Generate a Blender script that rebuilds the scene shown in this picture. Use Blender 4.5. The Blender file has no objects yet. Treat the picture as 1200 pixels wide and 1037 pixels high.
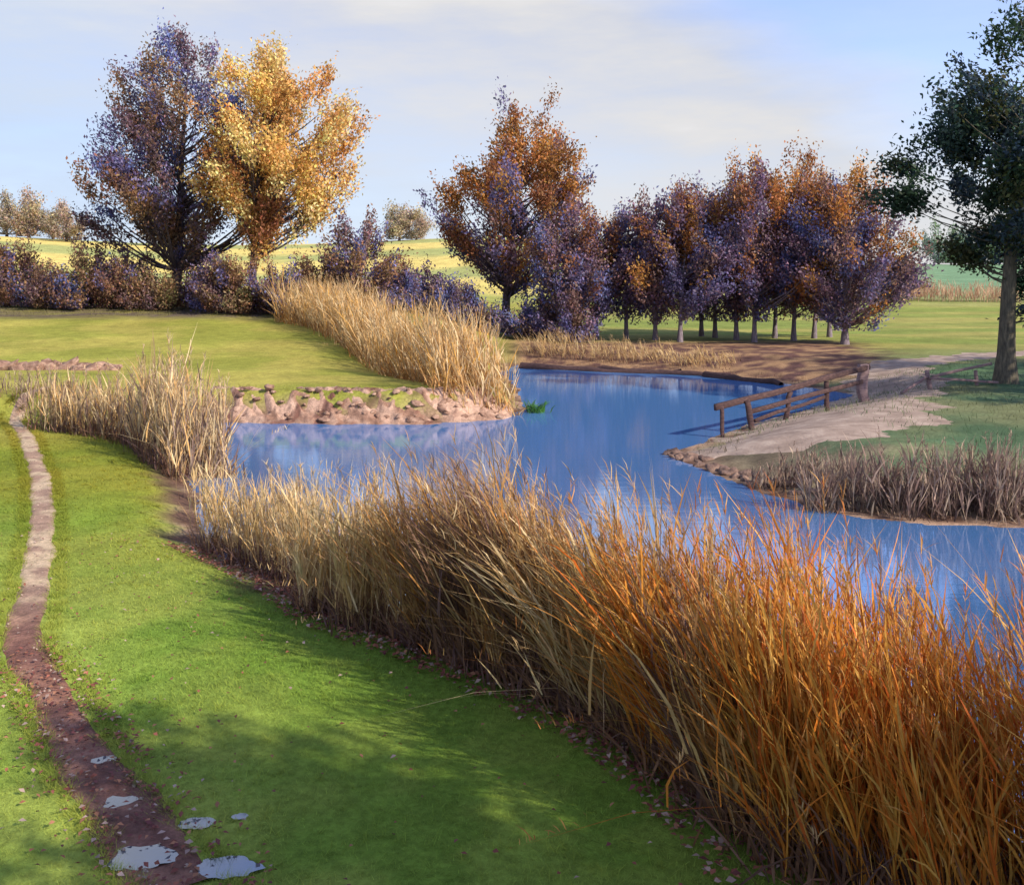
import bpy, math
import numpy as np
from mathutils import Vector

# ------------------------------------------------------------------ camera, sky, sun, exposure
SC = bpy.context.scene
COL = SC.collection
CAM_H = 4.2            # eye height above the water
F = 1200.0             # focal length in photo pixels (photo is 1200 wide)
HOR = 330.0            # photo row of the eye level
cam_d = bpy.data.cameras.new('camera'); cam = bpy.data.objects.new('camera', cam_d); COL.objects.link(cam)
cam.location = (0, 0, CAM_H); cam.rotation_euler = (math.radians(90), 0, 0)
cam_d.sensor_width = 36.0; cam_d.lens = 36.0; cam_d.shift_y = -(518.5 - HOR) / 1200.0
cam_d.clip_start = 0.05; cam_d.clip_end = 6000
SC.camera = cam
SUN_EL = math.radians(33)
SUN_H = Vector((0.80, -0.60, 0)).normalized()
TO_SUN = Vector((SUN_H.x * math.cos(SUN_EL), SUN_H.y * math.cos(SUN_EL), math.sin(SUN_EL)))
sun_d = bpy.data.lights.new('sun', 'SUN'); sun = bpy.data.objects.new('sun', sun_d); COL.objects.link(sun)
sun_d.energy = 4.1; sun_d.angle = math.radians(0.6); sun_d.color = (1.0, 0.88, 0.70)
sun.rotation_euler = TO_SUN.to_track_quat('Z', 'Y').to_euler(); sun.location = (30, -10, 30)
W = bpy.data.worlds.new('World'); SC.world = W; W.use_nodes = True
def build_sky():
    nt = W.node_tree; nt.nodes.clear(); N = nt.nodes.new; L = nt.links.new
    out = N('ShaderNodeOutputWorld'); bg = N('ShaderNodeBackground'); bg.inputs['Strength'].default_value = 0.15
    sky = N('ShaderNodeTexSky'); sky.sky_type = 'NISHITA'; sky.sun_disc = False
    sky.sun_elevation = SUN_EL; sky.sun_rotation = math.atan2(TO_SUN.x, TO_SUN.y)
    sky.air_density = 1.0; sky.dust_density = 0.4; sky.ozone_density = 2.2
    tc = N('ShaderNodeTexCoord'); sep = N('ShaderNodeSeparateXYZ'); L(tc.outputs['Generated'], sep.inputs[0])
    # band coordinate: a broad bank of thin cloud that sinks towards the right
    m1 = N('ShaderNodeMath'); m1.operation = 'MULTIPLY_ADD'; L(sep.outputs['X'], m1.inputs[0]); m1.inputs[1].default_value = 0.53; L(sep.outputs['Z'], m1.inputs[2])
    nz = N('ShaderNodeTexNoise'); nz.inputs['Scale'].default_value = 3.2; nz.inputs['Detail'].default_value = 7; nz.inputs['Roughness'].default_value = 0.55
    mp = N('ShaderNodeMapping'); mp.inputs['Rotation'].default_value = (0, math.radians(27), 0); mp.inputs['Scale'].default_value = (0.55, 0.8, 2.6)
    L(tc.outputs['Generated'], mp.inputs[0]); L(mp.outputs[0], nz.inputs['Vector'])
    m2 = N('ShaderNodeMath'); m2.operation = 'MULTIPLY_ADD'; L(nz.outputs['Fac'], m2.inputs[0]); m2.inputs[1].default_value = 0.20; L(m1.outputs[0], m2.inputs[2])
    ramp = N('ShaderNodeValToRGB'); e = ramp.color_ramp.elements
    pts = [(0.0, 0.92), (0.14, 0.92), (0.26, 0.96), (0.39, 1.0), (0.425, 0.72), (0.47, 0.22), (0.75, 0.18), (1.0, 0.18)]
    e[0].position, e[1].position = pts[0][0], pts[-1][0]
    e[0].color = (pts[0][1],) * 3 + (1,); e[1].color = (pts[-1][1],) * 3 + (1,)
    for p, v in pts[1:-1]:
        q = e.new(p); q.color = (v, v, v, 1)
    L(m2.outputs[0], ramp.inputs[0])
    nz2 = N('ShaderNodeTexNoise'); nz2.inputs['Scale'].default_value = 7; nz2.inputs['Detail'].default_value = 8; nz2.inputs['Roughness'].default_value = 0.6
    L(mp.outputs[0], nz2.inputs['Vector'])
    m3 = N('ShaderNodeMapRange'); m3.inputs[1].default_value = 0.3; m3.inputs[2].default_value = 0.7; m3.inputs[3].default_value = 0.74; m3.inputs[4].default_value = 1.10
    L(nz2.outputs['Fac'], m3.inputs[0])
    m4 = N('ShaderNodeMath'); m4.operation = 'MULTIPLY'; m4.use_clamp = True; L(ramp.outputs[0], m4.inputs[0]); L(m3.outputs[0], m4.inputs[1])
    tint = N('ShaderNodeMix'); tint.data_type = 'RGBA'; tint.blend_type = 'MULTIPLY'; tint.inputs[0].default_value = 1.0
    tint.inputs[7].default_value = (0.95, 0.90, 1.08, 1); L(sky.outputs[0], tint.inputs[6])
    mix = N('ShaderNodeMix'); mix.data_type = 'RGBA'; L(m4.outputs[0], mix.inputs[0]); L(tint.outputs[2], mix.inputs[6])
    cr = N('ShaderNodeValToRGB'); ce = cr.color_ramp.elements; ce[0].position = 0.02; ce[1].position = 0.24
    ce[0].color = (2.25, 2.68, 3.35, 1); ce[1].color = (2.98, 2.96, 3.0, 1); L(m2.outputs[0], cr.inputs[0]); vm = N('ShaderNodeVectorMath'); vm.operation = 'SCALE'; mr = N('ShaderNodeMapRange'); mr.inputs[1].default_value = 0.3; mr.inputs[2].default_value = 0.7; mr.inputs[3].default_value = 0.86; mr.inputs[4].default_value = 1.12
    L(nz2.outputs['Fac'], mr.inputs[0]); L(cr.outputs[0], vm.inputs[0]); L(mr.outputs[0], vm.inputs['Scale']); L(vm.outputs[0], mix.inputs[7])
    L(mix.outputs[2], bg.inputs['Color']); L(bg.outputs[0], out.inputs['Surface'])
build_sky()
vs = SC.view_settings
vs.view_transform = 'Standard'; vs.look = 'None'; vs.gamma = 1.0; vs.exposure = 0.72; vs.use_curve_mapping = False
SC.cycles.use_denoising = True
SC.cycles.max_bounces = 6; SC.cycles.transparent_max_bounces = 4
SC.cycles.sample_clamp_indirect = 4.0

# ------------------------------------------------------------------ small helpers
def sm(a, b, x):
    t = np.clip((np.asarray(x, float) - a) / (b - a), 0, 1)
    return t * t * (3 - 2 * t)
_prm = np.random.default_rng(5).random((256, 256))
def vnoise(x, y):
    x = np.asarray(x, float); y = np.asarray(y, float)
    xi = np.floor(x).astype(int); yi = np.floor(y).astype(int); fx = x - xi; fy = y - yi
    fx = fx * fx * (3 - 2 * fx); fy = fy * fy * (3 - 2 * fy)
    g = lambda i, j: _prm[i % 256, j % 256]
    return (g(xi, yi) * (1 - fx) + g(xi + 1, yi) * fx) * (1 - fy) + (g(xi, yi + 1) * (1 - fx) + g(xi + 1, yi + 1) * fx) * fy
def fbm(x, y, o=4):
    s = 0; a = 0.5
    for k in range(o):
        s = s + a * vnoise(x * 2 ** k + 17 * k, y * 2 ** k + 31 * k); a *= 0.5
    return s
def make_mesh(name, v, faces, col=None, smooth=False):
    """v (n,3); faces: list of (m,k) int arrays"""
    me = bpy.data.meshes.new(name)
    v = np.asarray(v, np.float32); faces = [np.asarray(f, np.int32) for f in faces if len(f)]
    me.vertices.add(len(v)); me.vertices.foreach_set('co', v.ravel())
    idx = np.concatenate([f.ravel() for f in faces]); tot = np.concatenate([np.full(len(f), f.shape[1], np.int32) for f in faces])
    me.loops.add(len(idx)); me.loops.foreach_set('vertex_index', idx)
    me.polygons.add(len(tot)); me.polygons.foreach_set('loop_start', np.concatenate([[0], np.cumsum(tot)[:-1]]).astype(np.int32))
    if smooth: me.polygons.foreach_set('use_smooth', np.ones(len(tot), bool))
    if col is not None:
        a = me.color_attributes.new('Col', 'FLOAT_COLOR', 'POINT')
        c = np.ones((len(v), 4), np.float32); c[:, :3] = col; a.data.foreach_set('color', c.ravel())
    me.update(); me.validate()
    return me
def obj(name, me, mat, parent=None, loc=None, **props):
    o = bpy.data.objects.new(name, me); COL.objects.link(o)
    if mat is not None and len(me.materials) == 0: me.materials.append(mat)
    if parent is not None: o.parent = parent
    if loc is not None: o.location = loc
    for k, val in props.items():
        if val is not None: o[k] = val
    return o
def thing(name, label, cat, loc=(0, 0, 0), group=None):
    o = bpy.data.objects.new(name, None); COL.objects.link(o); o.location = loc; o.empty_display_size = 0.3
    o['label'] = label; o['category'] = cat
    if group: o['group'] = group
    return o
def tube_arrays(pts, rad, sides=6, cap=True):
    pts = np.asarray(pts, float); rad = np.asarray(rad, float); n = len(pts)
    tan = np.gradient(pts, axis=0); tan /= np.linalg.norm(tan, axis=1)[:, None] + 1e-9
    ref = np.array([0.0, 0, 1]) if abs(tan[0][2]) < 0.9 else np.array([1.0, 0, 0])
    a = np.cross(tan, ref); a /= np.linalg.norm(a, axis=1)[:, None] + 1e-9; b = np.cross(tan, a)
    th = np.arange(sides) * 2 * math.pi / sides
    v = pts[:, None] + rad[:, None, None] * (np.cos(th)[None, :, None] * a[:, None] + np.sin(th)[None, :, None] * b[:, None])
    v = v.reshape(-1, 3); i = np.arange(n - 1)[:, None] * sides; j = np.arange(sides)[None]; j2 = (j + 1) % sides
    q = np.stack([i + j, i + j2, i + sides + j2, i + sides + j], -1).reshape(-1, 4)
    return v, q
class Tubes:
    def __init__(s): s.v = []; s.q = []; s.n = 0
    def add(s, pts, rad, sides=6):
        v, q = tube_arrays(pts, rad, sides); s.v.append(v); s.q.append(q + s.n); s.n += len(v)
    def mesh(s, name): return make_mesh(name, np.concatenate(s.v), [np.concatenate(s.q)], smooth=True)
def strips(base, d, length, width, bend, side, col, k=3, power=0.7, tipcol=None):
    """ribbons that taper to a point: base, d, bend, side (n,3); length, width (n)"""
    n = len(base); s = np.arange(k + 1) / k
    P = base[:, None] + d[:, None] * (length[:, None] * s)[..., None] + bend[:, None] * (length[:, None] * s ** 2)[..., None]
    w = width[:, None] * ((1 - s) ** power * np.minimum(1, 0.55 + s * 2.2))[None]
    Lf = P - side[:, None] * w[..., None] * 0.5; Rt = P + side[:, None] * w[..., None] * 0.5
    body = np.stack([Lf[:, :k], Rt[:, :k]], 2).reshape(n, 2 * k, 3)
    V = np.concatenate([body, P[:, k:k + 1]], 1); m = 2 * k + 1
    off = (np.arange(n) * m)[:, None]; Q = []
    for i in range(k - 1):
        Q.append(off + np.array([2 * i, 2 * i + 1, 2 * i + 3, 2 * i + 2]))
    T = off + np.array([2 * k - 2, 2 * k - 1, 2 * k])
    C = np.repeat(col[:, None], m, 1)
    return V.reshape(-1, 3), (np.concatenate(Q) if Q else np.zeros((0, 4), int)), T, C.reshape(-1, 3)
class Strips:
    def __init__(s): s.v = []; s.q = []; s.t = []; s.c = []; s.n = 0
    def add(s, *a, **kw):
        v, q, t, c = strips(*a, **kw); s.v.append(v); s.q.append(q + s.n); s.t.append(t + s.n); s.c.append(c); s.n += len(v)
    def mesh(s, name): return make_mesh(name, np.concatenate(s.v), [np.concatenate(s.q), np.concatenate(s.t)], np.concatenate(s.c))
def unit(v): return v / (np.linalg.norm(v, axis=-1, keepdims=True) + 1e-9)
def lin(r, g, b):
    f = lambda c: (c / 255 / 12.92) if c / 255 <= 0.04045 else ((c / 255 + 0.055) / 1.055) ** 2.4
    return np.array([f(r), f(g), f(b)])

# ------------------------------------------------------------------ materials
def attr_material(name, rough=0.75, trans=0.0, noise=None, bump=None, spec=0.25, fine=None):
    m = bpy.data.materials.new(name); m.use_nodes = True; nt = m.node_tree; N = nt.nodes.new; L = nt.links.new
    p = nt.nodes['Principled BSDF']; out = nt.nodes['Material Output']
    a = N('ShaderNodeAttribute'); a.attribute_name = 'Col'; src = a.outputs['Color']
    geo = N('ShaderNodeNewGeometry')
    for (sc, lo, hi) in (noise or []):
        nz = N('ShaderNodeTexNoise'); nz.inputs['Scale'].default_value = sc; nz.inputs['Detail'].default_value = 6; L(geo.outputs['Position'], nz.inputs['Vector'])
        mr = N('ShaderNodeMapRange'); mr.inputs[1].default_value = 0.3; mr.inputs[2].default_value = 0.7; mr.inputs[3].default_value = lo; mr.inputs[4].default_value = hi
        L(nz.outputs['Fac'], mr.inputs[0])
        mx = N('ShaderNodeVectorMath'); mx.operation = 'SCALE'; L(src, mx.inputs[0]); L(mr.outputs[0], mx.inputs['Scale']); src = mx.outputs[0]
    L(src, p.inputs['Base Color']); p.inputs['Roughness'].default_value = rough; p.inputs['Specular IOR Level'].default_value = spec
    if bump:
        nz = N('ShaderNodeTexNoise'); nz.inputs['Scale'].default_value = bump[0]; nz.inputs['Detail'].default_value = 8; nz.inputs['Roughness'].default_value = 0.65; L(geo.outputs['Position'], nz.inputs['Vector'])
        b = N('ShaderNodeBump'); b.inputs['Strength'].default_value = bump[1]; b.inputs['Distance'].default_value = bump[2]; L(nz.outputs['Fac'], b.inputs['Height']); L(b.outputs[0], p.inputs['Normal'])
    if trans:
        t = N('ShaderNodeBsdfTranslucent'); L(src, t.inputs['Color']); mix = N('ShaderNodeMixShader'); mix.inputs[0].default_value = trans
        L(p.outputs[0], mix.inputs[1]); L(t.outputs[0], mix.inputs[2]); L(mix.outputs[0], out.inputs['Surface'])
    return m
def noise_material(name, c1, c2, scale=6, rough=0.85, stretch=(1, 1, 1), bump=(20, 0.5, 0.02), c3=None):
    m = bpy.data.materials.new(name); m.use_nodes = True; nt = m.node_tree; N = nt.nodes.new; L = nt.links.new
    p = nt.nodes['Principled BSDF']; tc = N('ShaderNodeNewGeometry'); mp = N('ShaderNodeMapping'); mp.inputs['Scale'].default_value = stretch
    L(tc.outputs['Position'], mp.inputs[0])
    nz = N('ShaderNodeTexNoise'); nz.inputs['Scale'].default_value = scale; nz.inputs['Detail'].default_value = 8; nz.inputs['Roughness'].default_value = 0.62; L(mp.outputs[0], nz.inputs['Vector'])
    r = N('ShaderNodeValToRGB'); r.color_ramp.elements[0].position = 0.3; r.color_ramp.elements[1].position = 0.7
    r.color_ramp.elements[0].color = (*c1, 1); r.color_ramp.elements[1].color = (*c2, 1)
    if c3 is not None:
        e = r.color_ramp.elements.new(0.52); e.color = (*c3, 1)
    L(nz.outputs['Fac'], r.inputs[0]); L(r.outputs[0], p.inputs['Base Color']); p.inputs['Roughness'].default_value = rough; p.inputs['Specular IOR Level'].default_value = 0.25
    nb = N('ShaderNodeTexNoise'); nb.inputs['Scale'].default_value = bump[0]; nb.inputs['Detail'].default_value = 8; L(mp.outputs[0], nb.inputs['Vector'])
    b = N('ShaderNodeBump'); b.inputs['Strength'].default_value = bump[1]; b.inputs['Distance'].default_value = bump[2]; L(nb.outputs['Fac'], b.inputs['Height']); L(b.outputs[0], p.inputs['Normal'])
    return m
def water_material(name, deep, tint, rough=0.07, wave=0.25, ior=2.9):
    m = bpy.data.materials.new(name); m.use_nodes = True; nt = m.node_tree; nt.nodes.clear(); N = nt.nodes.new; L = nt.links.new
    out = N('ShaderNodeOutputMaterial'); d = N('ShaderNodeBsdfDiffuse'); d.inputs['Color'].default_value = (*deep, 1)
    g = N('ShaderNodeBsdfGlossy'); g.inputs['Color'].default_value = (*tint, 1); g.inputs['Roughness'].default_value = rough
    geo = N('ShaderNodeNewGeometry'); mp = N('ShaderNodeMapping'); mp.inputs['Scale'].default_value = (0.8, 2.6, 1); L(geo.outputs['Position'], mp.inputs[0])
    nz = N('ShaderNodeTexNoise'); nz.inputs['Scale'].default_value = 1.6; nz.inputs['Detail'].default_value = 5; nz.inputs['Roughness'].default_value = 0.6; L(mp.outputs[0], nz.inputs['Vector'])
    b = N('ShaderNodeBump'); b.inputs['Strength'].default_value = wave; b.inputs['Distance'].default_value = 0.03; L(nz.outputs['Fac'], b.inputs['Height'])
    L(b.outputs[0], g.inputs['Normal'])
    lw = N('ShaderNodeFresnel'); lw.inputs['IOR'].default_value = ior; L(b.outputs[0], lw.inputs['Normal'])
    mx = N('ShaderNodeMixShader'); L(lw.outputs[0], mx.inputs[0]); L(d.outputs[0], mx.inputs[1]); L(g.outputs[0], mx.inputs[2]); L(mx.outputs[0], out.inputs['Surface'])
    return m
M_GROUND = attr_material('ground_surface', 0.95, 0, [(0.35, 0.82, 1.18), (2.2, 0.85, 1.15), (14, 0.75, 1.25)], (38, 0.7, 0.05), 0.1)
M_GRASS = attr_material('grass_blade', 0.6, 0.35, None, None, 0.2)
M_REED = attr_material('reed_blade', 0.6, 0.32, [(9, 0.8, 1.2)], None, 0.25)
M_LEAF = attr_material('leaf', 0.55, 0.38, None, None, 0.25)
M_LITTER = attr_material('fallen_leaf', 0.8, 0.1, None, None, 0.2)
M_WATER = water_material('pond_water', (0.075, 0.19, 0.43), (0.74, 0.84, 1.0), 0.025, 0.085, 9.0)
M_PUDDLE = water_material('puddle_water', (0.12, 0.13, 0.16), (0.85, 0.92, 1.0), 0.03, 0.02, 3.2)
M_BARK = noise_material('bark', (0.045, 0.035, 0.05), (0.17, 0.13, 0.14), 5, 0.9, (3, 3, 0.7), (18, 0.8, 0.04), (0.10, 0.075, 0.085))
M_BARK_P = noise_material('pale_bark', (0.10, 0.085, 0.11), (0.30, 0.25, 0.29), 5, 0.9, (3, 3, 0.7), (18, 0.8, 0.03), (0.19, 0.155, 0.185))
M_BARK2 = noise_material('mossy_bark', (0.05, 0.045, 0.04), (0.21, 0.175, 0.13), 5, 0.9, (3, 3, 0.6), (18, 0.9, 0.05), (0.12, 0.105, 0.08))
M_WOOD = noise_material('weathered_wood', (0.035, 0.02, 0.024), (0.12, 0.07, 0.065), 7, 0.85, (1, 1, 4), (30, 0.6, 0.01), (0.07, 0.04, 0.04))
M_WOOD2 = noise_material('grey_pink_wood', (0.13, 0.085, 0.095), (0.30, 0.21, 0.21), 7, 0.85, (1, 1, 4), (30, 0.6, 0.01))
M_CLOD = noise_material('earth_clod', (0.13, 0.07, 0.05), (0.44, 0.30, 0.22), 5, 0.95, (1, 1, 1), (22, 0.8, 0.04), (0.28, 0.17, 0.125))
M_CLOD2 = noise_material('dark_clod', (0.07, 0.045, 0.04), (0.30, 0.20, 0.15), 5, 0.95, (1, 1, 1), (22, 0.8, 0.04), (0.17, 0.11, 0.09))
M_TRACK = noise_material('trodden_earth', (0.20, 0.145, 0.115), (0.46, 0.365, 0.30), 1.6, 0.95, (1, 1, 1), (16, 0.6, 0.03), (0.33, 0.25, 0.205))
M_PATH = attr_material('muddy_path', 0.9, 0, [(7, 0.75, 1.25), (30, 0.8, 1.2)], (18, 0.9, 0.04), 0.15)

# ------------------------------------------------------------------ lie of the land
WATER = np.array([(-5.0, 16.6), (-4.2, 15.6), (-2.6, 13.7), (-0.6, 12.0), (0.9, 10.5), (1.8, 9.2), (2.5, 8.0), (3.6, 7.0), (5.5, 6.2), (9, 5.6), (16, 5), (45, 4),
                  (45, 15), (20, 16.5), (8.75, 17.5), (7.4, 17.7), (6.1, 18.3), (5.0, 20.2), (4.3, 22.4), (3.75, 24.6), (4.3, 25.7), (6.7, 29.8), (10.2, 34.3), (12.7, 38),
                  (11.2, 42), (8.8, 45.8), (4.1, 49.4), (0.2, 51.4), (-0.5, 47), (0.3, 40), (0.45, 33.6), (-0.3, 31.5), (-2.5, 30.3), (-5, 30.3), (-8.4, 30.7),
                  (-10.6, 30.2), (-10.9, 28.6), (-8.2, 24.5), (-6.1, 20.2)], float)
def water_dist(x, y):
    """metres to the waterline, negative in the water"""
    x = np.asarray(x, float); y = np.asarray(y, float); d2 = np.full(x.shape, 1e12); ins = np.zeros(x.shape, bool)
    for (ax, ay), (bx, by) in zip(WATER, np.roll(WATER, -1, 0)):
        ex, ey = bx - ax, by - ay; t = np.clip(((x - ax) * ex + (y - ay) * ey) / (ex * ex + ey * ey), 0, 1)
        d2 = np.minimum(d2, (x - ax - t * ex) ** 2 + (y - ay - t * ey) ** 2)
        c = (ay > y) != (by > y); xc = ax + (y - ay) * ex / (ey if ey else 1e-9); ins ^= c & (x < xc)
    return np.where(ins, -1, 1) * np.sqrt(d2)
PUDDLES = []      # (x, y, half width, half depth, water level)
def ground_z(x, y, D=None):
    x = np.asarray(x, float); y = np.asarray(y, float)
    if D is None: D = water_dist(x, y)
    D = D + (fbm(x * 0.9, y * 0.9, 3) - 0.44) * 0.5
    left_far = sm(29.2, 30.4, y) * sm(1.0, -1.0, x) * sm(40, 33, y)
    right = sm(3.3, 5, x) * sm(15, 17, y) * sm(44, 40, y)
    far = sm(39, 42, y) * sm(-1, 2, x)
    hb = 0.22 + 0.62 * left_far + 0.45 * right + 0.42 * far
    wb = 1.2 - 0.3 * left_far + 2.6 * right + 5.0 * far
    z = hb * sm(0, 1, D / wb)
    hill = 0.077 * np.clip(y - 30, 0, 32) * sm(3.0, -9.0, x - 0.05 * np.clip(y - 45, 0, 30)) * sm(0, 7, D)
    z = z + hill + 0.006 * np.clip(y - 45, 0, 100) * sm(-2, 6, x)
    z = z - 1.6 * sm(64, 85, y) * sm(2, -9, x)
    xr = np.clip(x / np.maximum(y, 1) , -1.5, 1.5)
    ridge = 15.5 - 5.5 * sm(-0.1, 0.45, xr) + 1.2 * np.sin(xr * 9 + 1)
    z = z + (ridge - 1.5) * sm(95, 270, y + 12 * np.sin(x * 0.03))
    z = z + (fbm(x * 0.5 + 9, y * 0.5, 4) - 0.47) * 0.14 * sm(0.2, 2, D) + (fbm(x * 3, y * 3, 2) - 0.37) * (0.02 + 0.03 * sm(12, 20, y)) * sm(0, 0.5, D)
    z = np.where(D < 0, np.maximum(-1.0, D * 0.35), np.maximum(z, 0.012))
    for (cx, cy, a, b, lev) in PUDDLES:
        e = np.hypot((x - cx) / a, (y - cy) / b); z = np.where(e < 2.4, np.minimum(z, z + (lev - 0.030 * sm(1.25, 0.8, e) - z) * sm(2.4, 1.25, e)), z)
    return z
def gz(x, y): return float(ground_z(np.array([x]), np.array([y]))[0])
def px(u, depth): return (u - 600.0) / F * depth           # photo column -> metres to the side at that distance
def py_h(v, depth): return CAM_H - (v - HOR) / F * depth     # photo row -> height at that distance
def ground_col(x, y, D):
    n1 = fbm(x * 0.35, y * 0.35, 4); n2 = fbm(x * 1.7 + 40, y * 1.7, 4); n3 = fbm(x * 0.06 + 3, y * 0.25, 3)
    def mix(a, b, t): return a + (b - a) * np.asarray(t)[..., None]
    meadow = mix(np.array([0.165, 0.275, 0.04]), np.array([0.285, 0.36, 0.07]), sm(0.36, 0.56, n1) * 0.65 + 0.35 * sm(0.38, 0.52, n2))
    hill = mix(np.array([0.26, 0.27, 0.05]), np.array([0.36, 0.325, 0.075]), sm(0.35, 0.6, n1))
    olive = mix(np.array([0.19, 0.235, 0.028]), np.array([0.245, 0.255, 0.035]), sm(0.35, 0.6, n1))
    c = mix(meadow, olive, sm(13, 20, y + 4 * (n1 - 0.45)))
    c = mix(c, hill, sm(26, 33, y - 0.2 * x))
    rgrass = mix(np.array([0.085, 0.145, 0.075]), np.array([0.17, 0.19, 0.095]), sm(0.35, 0.6, n1))
    rfield = mix(np.array([0.20, 0.245, 0.055]), np.array([0.32, 0.30, 0.085]), sm(0.35, 0.6, n3))
    r = mix(rgrass, rfield, sm(38, 60, y + 6 * (n1 - 0.45)))
    c = mix(c, r, sm(2, 4.5, x) * sm(14, 16.5, y))
    floor = mix(np.array([0.115, 0.062, 0.055]), np.array([0.33, 0.205, 0.115]), sm(0.38, 0.6, n2))  # brown leaf litter, dark so the colour also carries the grove's shade
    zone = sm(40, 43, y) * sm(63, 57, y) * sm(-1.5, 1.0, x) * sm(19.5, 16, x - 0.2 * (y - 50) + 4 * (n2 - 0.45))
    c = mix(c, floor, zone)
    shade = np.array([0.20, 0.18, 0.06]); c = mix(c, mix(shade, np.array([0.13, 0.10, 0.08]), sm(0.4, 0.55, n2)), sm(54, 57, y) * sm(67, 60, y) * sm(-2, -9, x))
    stripe = 0.5 + 0.5 * np.sin(y * 0.16 + 2.2 * n3 + x * 0.02)
    far = mix(np.array([0.62, 0.50, 0.16]), np.array([0.34, 0.36, 0.13]), sm(0.35, 0.7, stripe))
    far = mix(far, np.array([0.16, 0.27, 0.15]), sm(0.28, 0.42, x / np.maximum(y, 1)))
    c = mix(c, far, sm(105, 150, y + 20 * (n3 - 0.45)))
    mud = mix(np.array([0.13, 0.075, 0.055]), np.array([0.36, 0.24, 0.17]), sm(0.36, 0.58, n2))
    c = mix(c, mix(np.array([0.16, 0.115, 0.085]), np.array([0.30, 0.24, 0.16]), sm(0.4, 0.55, n1)), 0.85 * sm(4.2, 1.2, D + 5 * (n2 - 0.45)) * sm(3.5, 4.5, x) * sm(15, 17, y) * sm(30, 24, y))
    c = mix(c, mud, sm(1.0, 0.25, D + 1.3 * (n2 - 0.45)) * (1 - 0.0 * D))
    return np.clip(c, 0.01, 0.9)
def axis(segs):
    out = [segs[0][0]]
    for a, b, s0, s1 in segs:
        p = a; n = max(2, int((b - a) / ((s0 + s1) / 2))); t = np.linspace(0, 1, n + 1)
        out += list(a + (b - a) * (t * s0 + 0.5 * t * t * (s1 - s0)) / (s0 + 0.5 * (s1 - s0)))[1:]
    return np.array(out)
def build_ground():
    X = axis([(-1600, -120, 200, 12), (-120, -22, 8, 0.7), (-22, -7, 0.45, 0.16), (-7, 9, 0.13, 0.13), (9, 22, 0.16, 0.45), (22, 120, 0.7, 8), (120, 1600, 12, 200)])
    Y = axis([(-60, 2, 8, 0.6), (2, 6, 0.5, 0.14), (6, 36, 0.13, 0.2), (36, 70, 0.25, 0.6), (70, 320, 1.0, 6), (320, 3500, 30, 400)])
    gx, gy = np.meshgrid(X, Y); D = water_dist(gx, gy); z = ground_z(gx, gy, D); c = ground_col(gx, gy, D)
    nx, ny = len(X), len(Y); v = np.stack([gx, gy, z], -1).reshape(-1, 3)
    i = (np.arange(ny - 1)[:, None] * nx + np.arange(nx - 1)[None]).reshape(-1)
    q = np.stack([i, i + 1, i + nx + 1, i + nx], -1)
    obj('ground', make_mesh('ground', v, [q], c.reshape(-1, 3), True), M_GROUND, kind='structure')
    wv = np.array([(-14, 3.0, 0), (46, 3.0, 0), (46, 53, 0), (-14, 53, 0)], float)
    obj('pond_water', make_mesh('pond_water', wv, [np.array([[0, 1, 2, 3]])]), M_WATER, kind='structure')
def pix_ground(u, v):
    """the point of the land seen at photo pixel (u, v): march along the sight line"""
    d = np.geomspace(3, 200, 4000); zz = CAM_H - (v - HOR) / F * d; x = (u - 600) / F * d
    g = np.maximum(ground_z(x, d), 0); k = np.nonzero(zz <= g)[0]
    k = k[0] if len(k) else -1
    return x[k], d[k]
pud = [(118, 892, 0.08, 0.09), (140, 940, 0.13, 0.10), (232, 962, 0.10, 0.065), (170, 1006, 0.20, 0.13), (282, 952, 0.05, 0.04), (268, 1018, 0.17, 0.10)]
for (u, v, a, b) in pud:
    x, y = pix_ground(u, v); PUDDLES.append((x, y, a, b, gz(x, y)))
PUDDLES[:] = [p if i < 2 else p[:4] + (min(q[4] for q in PUDDLES[2:]),) for i, p in enumerate(PUDDLES)]
build_ground()
def ribbon(name, pts, widths, mat, lift=0.012, ragged=0.25, seed=1, rut=0.0, cols=None):
    pts = np.array(pts, float); seg = np.linalg.norm(np.diff(pts, axis=0), axis=1); s = np.concatenate([[0], np.cumsum(seg)])
    t = np.arange(0, s[-1], 0.12); 
    def ci(a):  # smooth interpolation
        k = np.interp(t, s, a); w = 9; kk = np.pad(k, w, mode='edge'); return np.convolve(kk, np.ones(2 * w + 1) / (2 * w + 1), 'valid')
    cx, cy, w = ci(pts[:, 0]), ci(pts[:, 1]), ci(np.array(widths, float))
    tx, ty = np.gradient(cx), np.gradient(cy); l = np.hypot(tx, ty) + 1e-9; nx_, ny_ = -ty / l, tx / l
    K = 13; V = []
    for k in range(K):
        a = k / (K - 1) * 2 - 1
        r = 1 + (fbm(t * 1.1 + seed * 13, np.full_like(t, 3.0 + (a > 0) * 50), 4) - 0.47) * 2.4 * ragged
        xx = cx + nx_ * w * 0.5 * a * r; yy = cy + ny_ * w * 0.5 * a * r
        edge = 1 - abs(a) ** 6
        zz = ground_z(xx, yy) + lift * edge - 0.03 * (1 - edge) - rut * (1 - a * a) + 0.0
        V.append(np.stack([xx, yy, zz], -1))
    V = np.stack(V, 1); n = len(t); i = (np.arange(n - 1)[:, None] * K + np.arange(K - 1)[None]).reshape(-1)
    return obj(name, make_mesh(name, V.reshape(-1, 3), [np.stack([i, i + 1, i + K + 1, i + K], -1)], None if cols is None else cols(V, t / s[-1]).reshape(-1, 3), True), mat, kind='structure')
path_px = [(60, 452), (24, 470), (14, 480), (30, 510), (48, 560), (50, 620), (42, 690), (22, 765), (62, 810), (95, 880), (140, 950), (190, 1010), (240, 1080)]
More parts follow.
